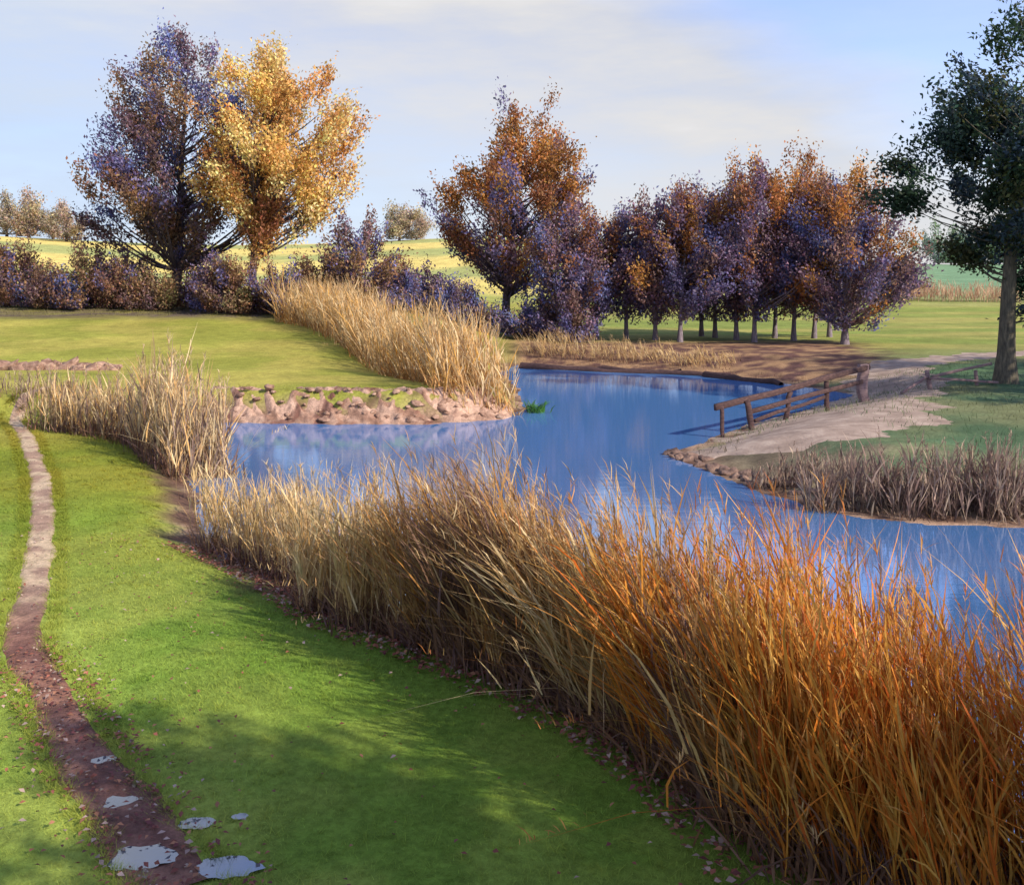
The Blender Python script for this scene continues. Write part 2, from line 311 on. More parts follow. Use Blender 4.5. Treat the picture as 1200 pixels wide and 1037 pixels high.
path_w = [0.3, 0.38, 0.42, 0.45, 0.44, 0.40, 0.44, 0.52, 0.5, 0.5, 0.58, 0.66, 0.7]
def path_cols(V, t):
    x, y = V[..., 0], V[..., 1]; n = fbm(x * 2.2, y * 2.2, 4); a = np.linspace(-1, 1, V.shape[1])[None]
    tan = np.array([0.50, 0.385, 0.265]) + (np.array([0.33, 0.22, 0.165]) - np.array([0.50, 0.385, 0.265])) * sm(0.36, 0.56, n + 0.12 * a * 0)[..., None]
    red = np.array([0.30, 0.155, 0.115]) + (np.array([0.17, 0.085, 0.07]) - np.array([0.30, 0.155, 0.115])) * sm(0.36, 0.56, n)[..., None]
    return tan + (red - tan) * (sm(0.70, 0.80, t)[:, None] * np.ones_like(x))[..., None]
ribbon('path', [pix_ground(u, v) for u, v in path_px], path_w, M_PATH, 0.02, 0.45, 1, cols=path_cols)
track_px = [(800, 536), (850, 525), (905, 512), (960, 494), (1010, 474), (1050, 458)]
track_w = [0.8, 2.8, 4.6, 5.6, 5.2, 4.0]
tp = [pix_ground(u, v) for u, v in track_px] + [(16, 44), (24, 50), (34, 54)]
ribbon('dirt_track', tp, track_w + [3.0, 2.6, 2.6], M_TRACK, 0.022, 0.5, 3)

# ------------------------------------------------------------------ trees and shrubs
def pal(*cs): return np.array(cs, float)
P_VIOLET = pal((0.14, 0.165, 0.38), (0.18, 0.155, 0.32), (0.20, 0.13, 0.17), (0.22, 0.14, 0.11), (0.14, 0.12, 0.25))
P_BROWN = pal((0.26, 0.145, 0.085), (0.22, 0.115, 0.08), (0.30, 0.18, 0.10), (0.18, 0.11, 0.12))
P_GOLD = pal((0.80, 0.48, 0.16), (0.85, 0.57, 0.24), (0.76, 0.44, 0.14), (0.84, 0.58, 0.28), (0.62, 0.33, 0.11))
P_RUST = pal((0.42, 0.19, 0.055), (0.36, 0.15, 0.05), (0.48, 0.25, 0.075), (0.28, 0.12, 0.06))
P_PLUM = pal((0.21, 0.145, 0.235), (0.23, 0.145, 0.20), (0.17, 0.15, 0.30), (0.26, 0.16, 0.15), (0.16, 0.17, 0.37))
P_GREEN = pal((0.03, 0.06, 0.032), (0.04, 0.075, 0.045), (0.028, 0.055, 0.05), (0.07, 0.08, 0.03), (0.045, 0.075, 0.10))
P_TAN = pal((0.36, 0.24, 0.12), (0.30, 0.21, 0.13), (0.26, 0.23, 0.10), (0.24, 0.14, 0.10))
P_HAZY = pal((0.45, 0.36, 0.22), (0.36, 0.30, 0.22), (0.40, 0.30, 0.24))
def leaf_cloud(rng, cen, out, cols, n, sa, sb, size, up=0.35, jitter=0.25):
    """cen (m,3) clump centres, out (m,3) their direction, n leaves per clump; leaves are bent diamonds"""
    m = len(cen); N = m * n; C = np.repeat(cen, n, 0); O = np.repeat(out, n, 0)
    a = rng.normal(0, 1, N) * sa; p = rng.normal(0, 1, (N, 3)) * sb; pos = C + O * a[:, None] + p
    d = unit(O * 0.9 + rng.normal(0, 0.75, (N, 3)) + np.array([0, 0, 0.15])); nrm = unit(rng.normal(0, 1, (N, 3)) + np.array([0, 0, up]) + O * 0.3)
    s = unit(np.cross(d, nrm)); nn = np.cross(s, d); L = size * rng.uniform(0.6, 1.35, N); w = L * rng.uniform(0.42, 0.62, N)
    v0 = pos - d * L[:, None] * 0.5; v2 = pos + d * L[:, None] * 0.5 - nn * (L * 0.12)[:, None]
    v1 = pos + s * w[:, None] * 0.5 + nn * (L * 0.08)[:, None]; v3 = pos - s * w[:, None] * 0.5 + nn * (L * 0.08)[:, None]
    V = np.stack([v0, v1, v2, v3], 1).reshape(-1, 3); q = np.arange(N * 4).reshape(-1, 4)
    c = np.repeat(cols, n, 0) * (1 + rng.normal(0, jitter, (N, 1))) * (1 + rng.normal(0, 0.08, (N, 3)))
    return V, q, np.repeat(np.clip(c, 0.006, 0.85), 4, 0)
def build_tree(name, label, cat, x, y, H, R, crown0, prof, colour, seed, group=None, lean=(0, 0), clumps=150, leaves=70, sa=0.45, sb=0.26,
               size=0.2, trunk_r=0.2, bark=None, shift=(0, 0), fork=False, stems=1, branches=0.6, wob=0.25, leafmat=None, flat=1.0, bent=0.6, tall=0.92, gaps=0.0, outb=0.45, per=8, limb=0.8):
    """crown0 = height of the lowest leaves, prof(t) = relative crown radius from bottom t=0 to tip t=1"""
    rng = np.random.default_rng(seed); root = thing(name, label, cat, (x, y, gz(x, y) - 0.05), group)
    hh = np.linspace(0, 1, 12)
    ax = lambda t: np.stack([lean[0] * t ** 1.4 + wob * R * 0.25 * (fbm(t * 3 + seed, t * 0 + 1, 2) - 0.37), lean[1] * t ** 1.4 + wob * R * 0.25 * (fbm(t * 3 + seed, t * 0 + 9, 2) - 0.37), t * H], -1)
    tb = Tubes(); bark = bark or M_BARK
    if stems == 1:
        P = ax(hh * tall); P[:, :2] -= P[0, :2]
        rr = trunk_r * (1 - hh) ** 0.85 + 0.015; rr[0] *= 1.45; rr[1] *= 1.05
        tb.add(P, rr, 9)
    else:
        for k in range(stems):
            th = rng.uniform(0, 6.28); top = np.array([math.cos(th) * R * 0.55, math.sin(th) * R * 0.55, H * rng.uniform(0.55, 0.9)]); b0 = np.array([math.cos(th) * R * 0.15, math.sin(th) * R * 0.15, 0])
            tb.add(b0 + (top - b0) * hh[:, None] + rng.normal(0, 0.03, (12, 3)), trunk_r * (1 - hh * 0.85), 5)
    obj('trunk' if stems == 1 else 'stems', tb.mesh('trunk'), bark, root)
    # clumps fill the crown, most of them near its surface
    tt = np.linspace(0, 1, 200); pr = np.maximum(np.array([prof(t) for t in tt]), 0.02); cdf = np.cumsum(pr ** 1.25); cdf /= cdf[-1]
    nbg = max(5, clumps // per)
    t = np.interp((np.arange(nbg) + rng.random(nbg)) / nbg, cdf, tt); ang = np.arange(nbg) * 2.39996 + rng.normal(0, 0.5, nbg); r = np.interp(t, tt, pr) * R * rng.random(nbg) ** outb
    r *= 0.90 + 0.7 * (vnoise(np.cos(ang) * 1.6 + seed * 3.1 + 20, np.sin(ang) * 1.6 + t * 4.5 + 20) - 0.35)
    h01 = (crown0 + t * (H - crown0)) / H
    bough = ax(h01); bough[:, 0] += shift[0] * np.sin(t * math.pi); bctr = bough.copy()
    bough[:, 0] += np.cos(ang) * r; bough[:, 1] += np.sin(ang) * r
    bcol = colour(rng, t, bough)
    bi = np.repeat(np.arange(nbg), per); m_ = len(bi); bs = rng.uniform(0.75, 1.25, nbg)[bi]
    bo = unit(np.stack([np.cos(ang) * (r / R + 0.1), np.sin(ang) * (r / R + 0.1), bent * 0.9 + 0.8 * t], -1))[bi]
    cen = bough[bi] + bo * (rng.normal(0, 0.17 * R ** 0.8, m_) * bs)[:, None] + rng.normal(0, 0.105 * R ** 0.8, (m_, 3)) * bs[:, None] * np.array([1, 1, 0.75 * flat + 0.1])
    ctr, r, t, ang = bctr[bi], r[bi], t[bi], ang[bi]; cols0 = bcol[bi]; bm = np.arange(m_) % per == 0
    if gaps:
        keep = vnoise(cen[:, 0] * 0.55 + seed, cen[:, 2] * 0.75 + cen[:, 1] * 0.25 + seed) > gaps; cen, ctr, r, t, ang, cols0, bm = cen[keep], ctr[keep], r[keep], t[keep], ang[keep], cols0[keep], bm[keep]
    out = unit(np.stack([np.cos(ang) * (r / R + 0.15), np.sin(ang) * (r / R + 0.15), (bent + 0.8 * t) * flat], -1))
    cols = np.where((rng.random(len(t)) < 0.65)[:, None], cols0, colour(rng, t, cen))
    V, q, c = leaf_cloud(rng, cen, out, cols, leaves, sa, sb, size)
    V[:, 2] = np.maximum(V[:, 2], 0.12 if stems > 1 else crown0 * 0.6)
    # branches run from the trunk to the clumps
    bt = Tubes(); nb = 0
    for k in np.nonzero(bm | (rng.random(len(cen)) < branches * 0.4))[0]:
        z0 = max(crown0 * 0.75, cen[k][2] - r[k] * rng.uniform(0.55, 0.9) * bent / 0.6 - 0.2)
        z0 = min(z0, H * 0.86); a = ax(np.array([z0 / H]))[0] - np.array([*ax(np.array([0.0]))[0][:2], 0]) if stems == 1 else np.array([ctr[k][0] * 0.4, ctr[k][1] * 0.4, z0 * 0.6])
        s = np.array([0, 0.3, 0.65, 1.0]); pts = a + (cen[k] - a) * s[:, None] + np.array([0, 0, 1]) * (np.sin(s * math.pi) * -0.08 * r[k])[:, None] + rng.normal(0, 0.05, (4, 3)) * np.array([0, 1, 1, 0.3])[:, None]
        rad = np.clip(0.02 + 0.016 * r[k] + 0.02 * (1 - t[k]), 0.02, trunk_r * 0.5) * limb * np.array([1.1, 0.8, 0.5, 0.2])
        bt.add(pts, rad, 5); nb += 1
    if nb: obj('branches', bt.mesh('branches'), bark, root, kind='stuff')
    obj('crown' if stems == 1 else 'foliage', make_mesh('crown', V, [q], c), leafmat or M_LEAF, root)
    return root
def pick(rng, P, n): return P[rng.integers(0, len(P), n)]
def c_mix(PA, PB, lo, hi, low=0.0, high=1.0):
    def f(rng, t, cen):
        n = len(t); p = low + (high - low) * np.clip((t - lo) / (hi - lo), 0, 1); w = (rng.random(n) < p)[:, None]
        return np.where(w, pick(rng, PB, n), pick(rng, PA, n)) * rng.uniform(0.8, 1.2, (n, 1))
    return f
def c_one(P): return lambda rng, t, cen: pick(rng, P, len(t)) * rng.uniform(0.78, 1.22, (len(t), 1))
dome = lambda t: math.sin(min(1, t * 0.82 + 0.18) * math.pi) ** 0.75 if t < 0.97 else 0.15
def cone(a=0.32, p=0.9): return lambda t: (t / a) ** 0.6 if t < a else (1 - ((t - a) / (1 - a)) ** 1.35) ** p * 0.97 + 0.03

# the pair on the hill
d = 63.0; x = px(206, d); hz = gz(x, d)
build_tree('violet_tree', 'tall violet and brown tree left of the golden tree on the hill', 'tree', x, d, py_h(42, d) - hz, 6.3, py_h(302, d) - hz, cone(0.25, 0.85), c_mix(P_BROWN, P_VIOLET, 0.0, 0.9, 0.35, 0.85), 11, gaps=0.2,
           lean=(0.8, 0), clumps=520, leaves=110, sa=0.42, sb=0.25, size=0.21, trunk_r=0.30, outb=0.5)
d = 59.5; x = px(294, d); hz = gz(x, d)
build_tree('golden_tree', 'bright golden orange tree in full sun on the hill', 'tree', x, d, py_h(68, d) - hz, 4.6, py_h(288, d) - hz, cone(0.42, 0.52), c_mix(P_RUST, P_GOLD, 0.0, 0.5, 0.8, 0.98), 27, gaps=0.16,
           lean=(1.2, -0.3), shift=(1.0, 0), clumps=440, leaves=110, sa=0.42, sb=0.25, size=0.21, trunk_r=0.24, outb=0.5)
d = 58.0; x = px(424, d)
build_tree('plum_shrub', 'spiky plum coloured shrub just right of the golden tree', 'shrub', x, d, 5.2, 2.2, 0.4, dome, c_mix(P_PLUM, P_BROWN, 0, 1, 0.2, 0.5), 31, clumps=130, leaves=80, sa=0.5, sb=0.17, size=0.19, per=5, trunk_r=0.07, stems=5)
# single tree in the middle
d = 64.0; x = px(592, d); hz = gz(x, d)
build_tree('autumn_tree', 'large rust and violet tree standing alone left of the grove', 'tree', x, d, py_h(138, d) - hz, 5.4, py_h(335, d) - hz, cone(0.36, 0.72), c_mix(P_PLUM, P_RUST, 0.15, 0.75, 0.12, 0.9), 47,  # shaded lower crown and sunlit top put into the leaf colours
           lean=(1.4, 0), clumps=460, leaves=110, sa=0.42, sb=0.24, size=0.21, trunk_r=0.27, gaps=0.2, outb=0.5)
# grove: column of base, base row, column of top, top row, distance, radius
grove = [(664, 402, 668, 238, 59.5, 2.2), (699, 402, 702, 234, 61, 2.1), (734, 402, 738, 226, 62, 2.2), (768, 401, 766, 218, 60.5, 2.2), (797, 401, 806, 198, 59, 2.5), (838, 400, 838, 204, 63, 2.4),
         (822, 400, 822, 212, 64.5, 2.0), (863, 400, 866, 188, 60.5, 2.4), (884, 399, 900, 167, 59, 2.6), (908, 399, 921, 192, 62.5, 2.3), (930, 399, 942, 180, 60, 2.4), (954, 399, 964, 194, 62.5, 2.3), (972, 399, 978, 205, 63.5, 2.0), (990, 408, 1000, 186, 57.0, 3.0)]
words = ['first', 'second', 'third', 'fourth', 'fifth', 'sixth', 'seventh', 'eighth', 'ninth', 'tenth', 'eleventh', 'twelfth', 'thirteenth', 'fourteenth', 'fifteenth', 'sixteenth']
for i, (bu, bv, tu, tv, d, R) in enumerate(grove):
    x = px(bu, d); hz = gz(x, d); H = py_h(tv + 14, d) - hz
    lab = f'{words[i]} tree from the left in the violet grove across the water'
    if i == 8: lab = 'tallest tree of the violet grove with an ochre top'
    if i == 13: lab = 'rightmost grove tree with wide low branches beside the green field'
    build_tree('grove_tree', lab, 'tree', x, d, H, R * 1.32, (0.19 if i < 13 else 0.14) * H, cone(0.3, 0.8), c_mix(P_PLUM, P_RUST, 0.35, 0.95, 0.10, 0.88 if i in (4, 7, 8, 10, 13) else 0.35), 100 + i * 7,  # leaf hue by height stands in for light: shaded plum below, sunlit rust tops
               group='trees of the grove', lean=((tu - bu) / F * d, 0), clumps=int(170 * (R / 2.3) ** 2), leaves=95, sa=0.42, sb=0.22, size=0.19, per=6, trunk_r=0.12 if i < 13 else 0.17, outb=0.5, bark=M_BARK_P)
# dark green tree on the right
d = 35.5; x = px(1178, d); hz = gz(x, d)
def right_col(rng, t, cen): return pick(rng, P_GREEN, len(t)) * rng.uniform(0.75, 1.3, (len(t), 1))
build_tree('dark_green_tree', 'dark green tree with bare lower trunk at the right edge', 'tree', x, d, 12.5, 2.75, 2.8, lambda t: 0.62 + 0.38 * math.sin(min(1, t * 1.5) * math.pi) if t < 0.66 else max(0.1, 0.62 * (1 - (t - 0.66) / 0.34) ** 0.6), right_col, 61,
           lean=(1.2, 0), shift=(-1.5, 0), clumps=560, leaves=105, sa=0.36, sb=0.22, size=0.18, trunk_r=0.30, bark=M_BARK2, gaps=0.40, per=7, limb=0.5, branches=0.7, flat=0.4, bent=0.35, wob=0.5)
# off to the right and behind the painter: the trees whose shade falls into the view
build_tree('shade_tree', 'broad tree outside the picture that shades the near meadow', 'tree', 9.3, -1.0, 9.8, 2.2, 5.0, dome, c_one(P_RUST), 71, clumps=200, leaves=60, sa=0.45, sb=0.3, size=0.28, trunk_r=0.25)
build_tree('shade_tree', 'tall tree outside the picture behind the near meadow', 'tree', 6.0, -4.0, 13, 3.4, 6.0, dome, c_one(P_RUST), 72, clumps=300, leaves=60, sa=0.5, sb=0.35, size=0.3, trunk_r=0.25)
build_tree('shade_tree', 'broad tree outside the picture that shades the dark green tree', 'tree', 27.0, 27.0, 16, 4.6, 2.5, dome, c_one(P_GREEN), 73, clumps=260, leaves=40, sa=0.6, sb=0.4, size=0.34, trunk_r=0.3)
build_tree('shade_tree', 'tall tree outside the picture right of the field', 'tree', 33, 34, 15, 4.4, 2.5, dome, c_one(P_GREEN), 79, clumps=240, leaves=40, sa=0.6, sb=0.4, size=0.34, trunk_r=0.3)
# hedge under the pair of trees and on behind the reeds
hedge = [(6, 2.7, 62), (26, 3.6, 62.5), (52, 2.3, 61), (78, 2.0, 60), (104, 2.6, 61), (130, 2.2, 60.5), (156, 2.8, 61.5), (180, 1.7, 60), (230, 2.0, 61), (252, 2.4, 58.5), (274, 2.2, 58), (318, 2.6, 58), (342, 2.3, 57), (366, 2.2, 57.5), (392, 2.4, 58)]
for i, (u, h, d) in enumerate(hedge):
    x = px(u, d); rng = np.random.default_rng(i); h *= rng.uniform(0.7, 1.25)
    build_tree('hedge_shrub', f'{words[i]} shrub from the left in the violet and brown hedge on the hill', 'shrub', x, d, h * 1.15, 1.35 + 0.3 * rng.random(), 0.15, dome, [c_mix(P_BROWN, P_VIOLET, 0, 1, 0.5, 0.9), c_mix(P_TAN, P_BROWN, 0, 1, 0.4, 0.6), c_mix(P_BROWN, P_VIOLET, 0, 1, 0.2, 0.5)][i % 3], 200 + i,
               group='shrubs of the hill hedge', clumps=90, leaves=62, sa=0.36, sb=0.17, size=0.17, per=5, trunk_r=0.035, stems=4, branches=0.4)
back = [(455, 2.6, 62), (478, 2.4, 61), (502, 2.6, 62.5), (526, 2.3, 61), (548, 2.2, 62), (568, 1.5, 60.5), (620, 1.5, 60), (640, 2.6, 61), (672, 1.6, 58.6)]
for i, (u, h, d) in enumerate(back):
    x = px(u, d)
    build_tree('waterside_shrub', f'{words[i]} blue violet shrub from the left in the low waterside row', 'shrub', x, d, h, 1.1, 0.15, dome, c_mix(P_PLUM, P_VIOLET, 0, 1, 0.4, 0.9), 260 + i,
               group='blue violet shrubs by the channel', clumps=80, leaves=62, sa=0.36, sb=0.17, size=0.17, per=5, trunk_r=0.035, stems=4, branches=0.4)
# far trees on the ridge
far_t = [(8, 250, 9, 7), (34, 245, 10, 8), (62, 248, 7, 6), (78, 235, 8, 5), (196, 240, 8, 6), (468, 250, 9, 7), (488, 255, 7, 6), (1046, 118, 5.6, 3.2), (1062, 124, 4.2, 2.6), (1100, 250, 8, 9), (1130, 255, 9, 9), (1165, 250, 8, 9), (1195, 255, 9, 9)]
far_l = ['hazy tree at the far left edge of the yellow ridge', 'round hazy tree second from the left on the far ridge', 'small hazy tree third from the left on the far ridge', 'hazy tree just left of the violet tree on the ridge',
         'pale tree showing left behind the violet tree', 'pale far tree right of the plum shrub', 'smaller pale far tree beside the autumn tree',
         'peach pink bush behind the right end of the grove', 'small peach bush at the right end of the grove', 'leftmost far green tree under the dark green crown', 'second far green tree under the dark green crown', 'third far green tree left of the dark trunk', 'far green tree right of the dark trunk']
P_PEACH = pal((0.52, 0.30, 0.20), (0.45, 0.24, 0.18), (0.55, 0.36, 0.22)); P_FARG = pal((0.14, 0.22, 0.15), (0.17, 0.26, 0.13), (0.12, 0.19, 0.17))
for i, (u, d, h, R) in enumerate(far_t):
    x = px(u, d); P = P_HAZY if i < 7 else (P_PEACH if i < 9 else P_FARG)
    build_tree('far_tree', far_l[i], 'tree', x, d, h, R * 0.8, h * 0.08, dome, c_one(P), 300 + i, group='far trees', clumps=110, leaves=45, sa=h * 0.09, sb=h * 0.07, size=h * 0.06, trunk_r=h * 0.03, branches=0.1)

# ------------------------------------------------------------------ reeds
R_STRAW = pal((0.62, 0.46, 0.23), (0.70, 0.55, 0.31), (0.52, 0.35, 0.17), (0.42, 0.26, 0.13), (0.58, 0.40, 0.18))
R_CREAM = pal((0.74, 0.58, 0.34), (0.66, 0.50, 0.29), (0.55, 0.37, 0.19), (0.62, 0.38, 0.15))
R_TAN = pal((0.52, 0.33, 0.14), (0.44, 0.25, 0.10), (0.60, 0.42, 0.20), (0.36, 0.19, 0.08), (0.50, 0.24, 0.07))
R_ORANGE = pal((0.64, 0.27, 0.042), (0.60, 0.20, 0.028), (0.66, 0.36, 0.075), (0.54, 0.13, 0.02), (0.62, 0.32, 0.07), (0.58, 0.22, 0.04), (0.66, 0.40, 0.11))
R_BROWN = pal((0.19, 0.105, 0.075), (0.24, 0.135, 0.09), (0.17, 0.10, 0.095), (0.28, 0.15, 0.08))
R_PINK = pal((0.34, 0.24, 0.19), (0.26, 0.17, 0.14), (0.42, 0.32, 0.24), (0.18, 0.115, 0.10))
def reed_parts(parent, rng, bx, by, h, lean, P, spread=0.12, leafn=4, plume=0.35, under=2, wid=0.016, lo=None):
    """one stalk per (bx, by), each with blades, some with a plume; plus dead blades about the foot"""
    n = len(bx); z = np.maximum(ground_z(bx, by), -0.35) - 0.02; base = np.stack([bx, by, z], -1); h = h + np.maximum(0, -z)
    d = unit(np.stack([lean[0] + rng.normal(0, spread, n), lean[1] + rng.normal(0, spread, n), np.ones(n)], -1))
    bend = np.stack([lean[0] * 0.25 + rng.normal(0, 0.06, n), lean[1] * 0.25 + rng.normal(0, 0.06, n), np.full(n, -0.03)], -1)
    brk = rng.random(n) < 0.07; bend[brk] += np.stack([rng.normal(0, 0.5, brk.sum()), rng.normal(0, 0.35, brk.sum()), rng.uniform(-0.6, -0.2, brk.sum())], -1)
    th = rng.uniform(0, math.pi, n); side = np.stack([np.cos(th), np.sin(th), th * 0], -1)
    col = pick(rng, P, n) * rng.uniform(0.75, 1.15, (n, 1))
    S = Strips(); S.add(base, d, h, np.full(n, wid * 0.6), bend, side, col * 0.92, k=4, power=0.35); obj('stalks', S.mesh('stalks'), M_REED, parent, kind='stuff')
    S = Strips()
    for k in range(leafn):
        f = rng.uniform(0.06, 0.72, n); b = base + d * (h * f)[:, None] + bend * (h * f * f)[:, None]
        ld = unit(d + rng.normal(0, 0.22, (n, 3)) * np.array([1, 1, 0.3])); L = h * rng.uniform(0.28, 0.55, n) * np.where(f > 0.5, 0.8, 1.15)
        lb = np.stack([lean[0] * 0.5 + rng.normal(0, 0.16, n), lean[1] * 0.5 + rng.normal(0, 0.16, n), rng.uniform(-0.28, -0.02, n)], -1)
        th = rng.uniform(0, math.pi, n); sd = np.stack([np.cos(th), np.sin(th), th * 0], -1)
        S.add(b, ld, L, wid * rng.uniform(1.0, 2.1, n), lb, sd, pick(rng, P, n) * rng.uniform(0.75, 1.2, (n, 1)), k=3)
    obj('blades', S.mesh('blades'), M_REED, parent, kind='stuff')
    if under:
        m = n * under; S = Strips(); i = rng.integers(0, n, m); b = base[i] + rng.normal(0, 0.12, (m, 3)) * np.array([1, 1, 0]); b[:, 2] = np.maximum(ground_z(b[:, 0], b[:, 1]), -0.1)
        ld = unit(np.stack([rng.normal(lean[0] * 0.5, 0.35, m), rng.normal(lean[1] * 0.5, 0.35, m), np.ones(m)], -1)); th = rng.uniform(0, math.pi, m)
        S.add(b, ld, h[i] * rng.uniform(0.15, 0.5, m), wid * rng.uniform(1.0, 2.2, m), np.stack([rng.normal(0, 0.25, m), rng.normal(0, 0.25, m), rng.uniform(-0.5, 0, m)], -1), np.stack([np.cos(th), np.sin(th), th * 0], -1),
              pick(rng, R_BROWN if lo is None else lo, m) * rng.uniform(0.7, 1.25, (m, 1)), k=3)
        obj('dead_blades', S.mesh('dead_blades'), M_REED, parent, kind='stuff')
    if plume:
        i = np.nonzero(rng.random(n) < plume)[0]; S = Strips(); m = len(i)
        for k in range(13):
            f = rng.uniform(0.84, 1.0, m); b = base[i] + d[i] * (h[i] * f)[:, None] + bend[i] * (h[i] * f * f)[:, None]; th = rng.uniform(0, math.pi, m)
            S.add(b, unit(d[i] + rng.normal(0, 0.3, (m, 3))), rng.uniform(0.06, 0.2, m) * (h[i] / 2.0), np.full(m, wid * 0.75), np.stack([np.full(m, lean[0] * 0.6), np.full(m, lean[1]), np.full(m, -0.25)], -1), np.stack([np.cos(th), np.sin(th), th * 0], -1), (0.75 * pick(rng, P, m) + 0.25 * np.array([0.36, 0.25, 0.17])) * rng.uniform(0.75, 1.15, (m, 1)), k=2, power=0.5)
        obj('plumes', S.mesh('plumes'), M_REED, parent, kind='stuff')
def along(rng, line, n, width, side_bias=0.0, clump=0.0):
    line = np.array(line, float); s = np.concatenate([[0], np.cumsum(np.linalg.norm(np.diff(line, axis=0), axis=1))])
    t = rng.random(n) * s[-1]
    if clump: t = t + clump * np.sin(t * 5.1 + 3 * np.sin(t * 1.7)) 
    x = np.interp(t, s, line[:, 0]); y = np.interp(t, s, line[:, 1]); k = np.clip(np.searchsorted(s, t) - 1, 0, len(line) - 2)
    tg = unit(np.diff(line, axis=0))[k]; w = rng.random(n) * width + side_bias
    return x + tg[:, 1] * -w * -1 * -1, y + tg[:, 0] * w, t / s[-1], w
def bed(name, label, line, n, width, h0, h1, lean, P, seed, bias=0.0, **kw):
    rng = np.random.default_rng(seed); x, y, t, w = along(rng, line, n, width, bias, kw.pop('clump', 0.12)); h = (h0 + (h1 - h0) * t) * rng.uniform(0.68, 1.08, n)
    h *= 0.50 + 1.05 * fbm(x * 1.3, y * 1.3, 3)
    root = thing(name, label, 'reeds', (0, 0, 0)); reed_parts(root, rng, x, y, h, lean, P, **kw); root['kind'] = 'stuff'; return root
# near shore, left to right (baseline seen from the meadow; the belt reaches into the water behind it)
BL = [pix_ground(u, v) for u, v in [(222, 640), (280, 662), (340, 695), (400, 730), (480, 757), (560, 785), (640, 822), (720, 862), (790, 910), (860, 965), (930, 1030)]] + [(2.55, 6.15), (3.3, 5.6), (4.6, 5.1), (6.5, 4.7)]
bed('reed_bed', 'straw coloured reeds along the left end of the near shore', BL[0:5], 520, 0.8, 1.35, 1.85, (-0.03, 0.0), np.concatenate([R_STRAW, R_CREAM]), 1, under=4)
bed('reed_bed', 'sparse short reeds between the pale stand and the near shore', [(-6.7, 20.4), (-5.8, 18.2), (-5.1, 16.4)], 26, 0.8, 1.1, 1.0, (0, 0), R_STRAW, 21)
bed('reed_bed', 'tan and brown reeds at the middle of the near shore', BL[4:9], 1000, 1.0, 2.0, 2.15, (-0.20, 0.03), R_TAN, 2, under=4)
bed('reed_bed', 'dense orange reeds filling the lower right corner', BL[8:15], 2300, 1.5, 2.1, 1.8, (-0.12, 0.02), R_ORANGE, 3, under=3)
bed('reed_bed', 'pale upright reed stand by the left end of the pond', [(-13.2, 27.6), (-11.5, 26.6), (-9.7, 25.4), (-8.2, 23), (-7.0, 21.2)], 560, 1.3, 1.7, 2.6, (0.0, 0.0), np.concatenate([R_CREAM, R_CREAM, R_PINK]), 4, spread=0.035, wid=0.026, under=3)
bed('reed_bed', 'golden and cream reeds descending the hill edge to the channel', [pix_ground(575, 486), (-1.6, 34.5), (-3.2, 38), (-4.8, 42.5), (-6.6, 47), (-8.6, 51.5), (-11.2, 55)][::-1], 1500, 2.6, 2.7, 2.7, (-0.10, -0.02), np.concatenate([R_CREAM, R_CREAM, R_TAN[:2], R_ORANGE[2:3]]), 5, wid=0.032, under=3, lo=R_TAN, bias=-1.6, spread=0.14)
bed('reed_bed', 'low straw reeds along the far bank below the trees', [(0.4, 53.5), (4, 51.5), (7, 49.5), (9.5, 47)], 420, 2.2, 1.6, 0.7, (-0.3, 0), R_STRAW, 6, wid=0.022, spread=0.25)
bed('reed_bed', 'low straw fringe of the sunken hollow left of the pale reeds', [(-15.5, 30.5), (-13.5, 29.2), (-12, 28.2)], 120, 1.2, 0.8, 1.4, (0, 0), R_PINK, 7)
bed('far_reed_strip', 'pale peach reed strip beyond the green field at right', [(34, 122), (48, 118), (62, 114), (80, 110)], 1500, 4, 2.3, 2.3, (0, 0), pal((0.60, 0.40, 0.27), (0.66, 0.48, 0.33), (0.52, 0.30, 0.20)), 8, wid=0.06, leafn=2, under=0)
# tussocks that stand out on the near shore
tuss = [(420, 742, 1.85, (-0.02, 0), R_STRAW, 'leftmost tall straw tussock on the near shore'), (500, 765, 1.9, (-0.12, 0), R_TAN, 'tan tussock left of the dark brown upright one'), (560, 790, 2.1, (-0.22, 0.02), R_BROWN, 'dark brown tussock at the middle of the near shore'),
        (655, 830, 2.45, (-0.34, 0.03), R_BROWN, 'dark brown leaning tussock under the pale sheaf'), (715, 855, 2.5, (-0.38, 0.04), R_CREAM, 'big pale straw sheaf leaning left over the water'), (760, 885, 2.2, (-0.2, 0.0), R_STRAW, 'upright pale tussock right of the leaning sheaf'),
        (372, 722, 1.6, (0.02, 0), R_CREAM, 'short cream tussock near the left end of the near shore'), (605, 806, 2.0, (-0.1, 0), R_TAN, 'tan tussock just left of the dark leaning one'),
        (685, 842, 2.2, (-0.2, 0.02), R_TAN, 'tan tussock between the dark and the pale leaning tussocks'), (795, 915, 2.1, (-0.1, 0), R_ORANGE, 'upright orange tussock right of the pale ones'), (868, 972, 2.0, (-0.2, 0.02), R_BROWN, 'brown tussock among the orange reeds'), (960, 1040, 2.3, (-0.12, 0.02), R_ORANGE, 'tall orange tussock nearest the bottom edge'),
        (830, 940, 2.45, (-0.33, 0.03), R_ORANGE, 'orange tussock leaning left beside the big sheaf'), (905, 1005, 2.2, (-0.16, 0.0), R_TAN, 'tan tussock low in front of the orange reeds')]
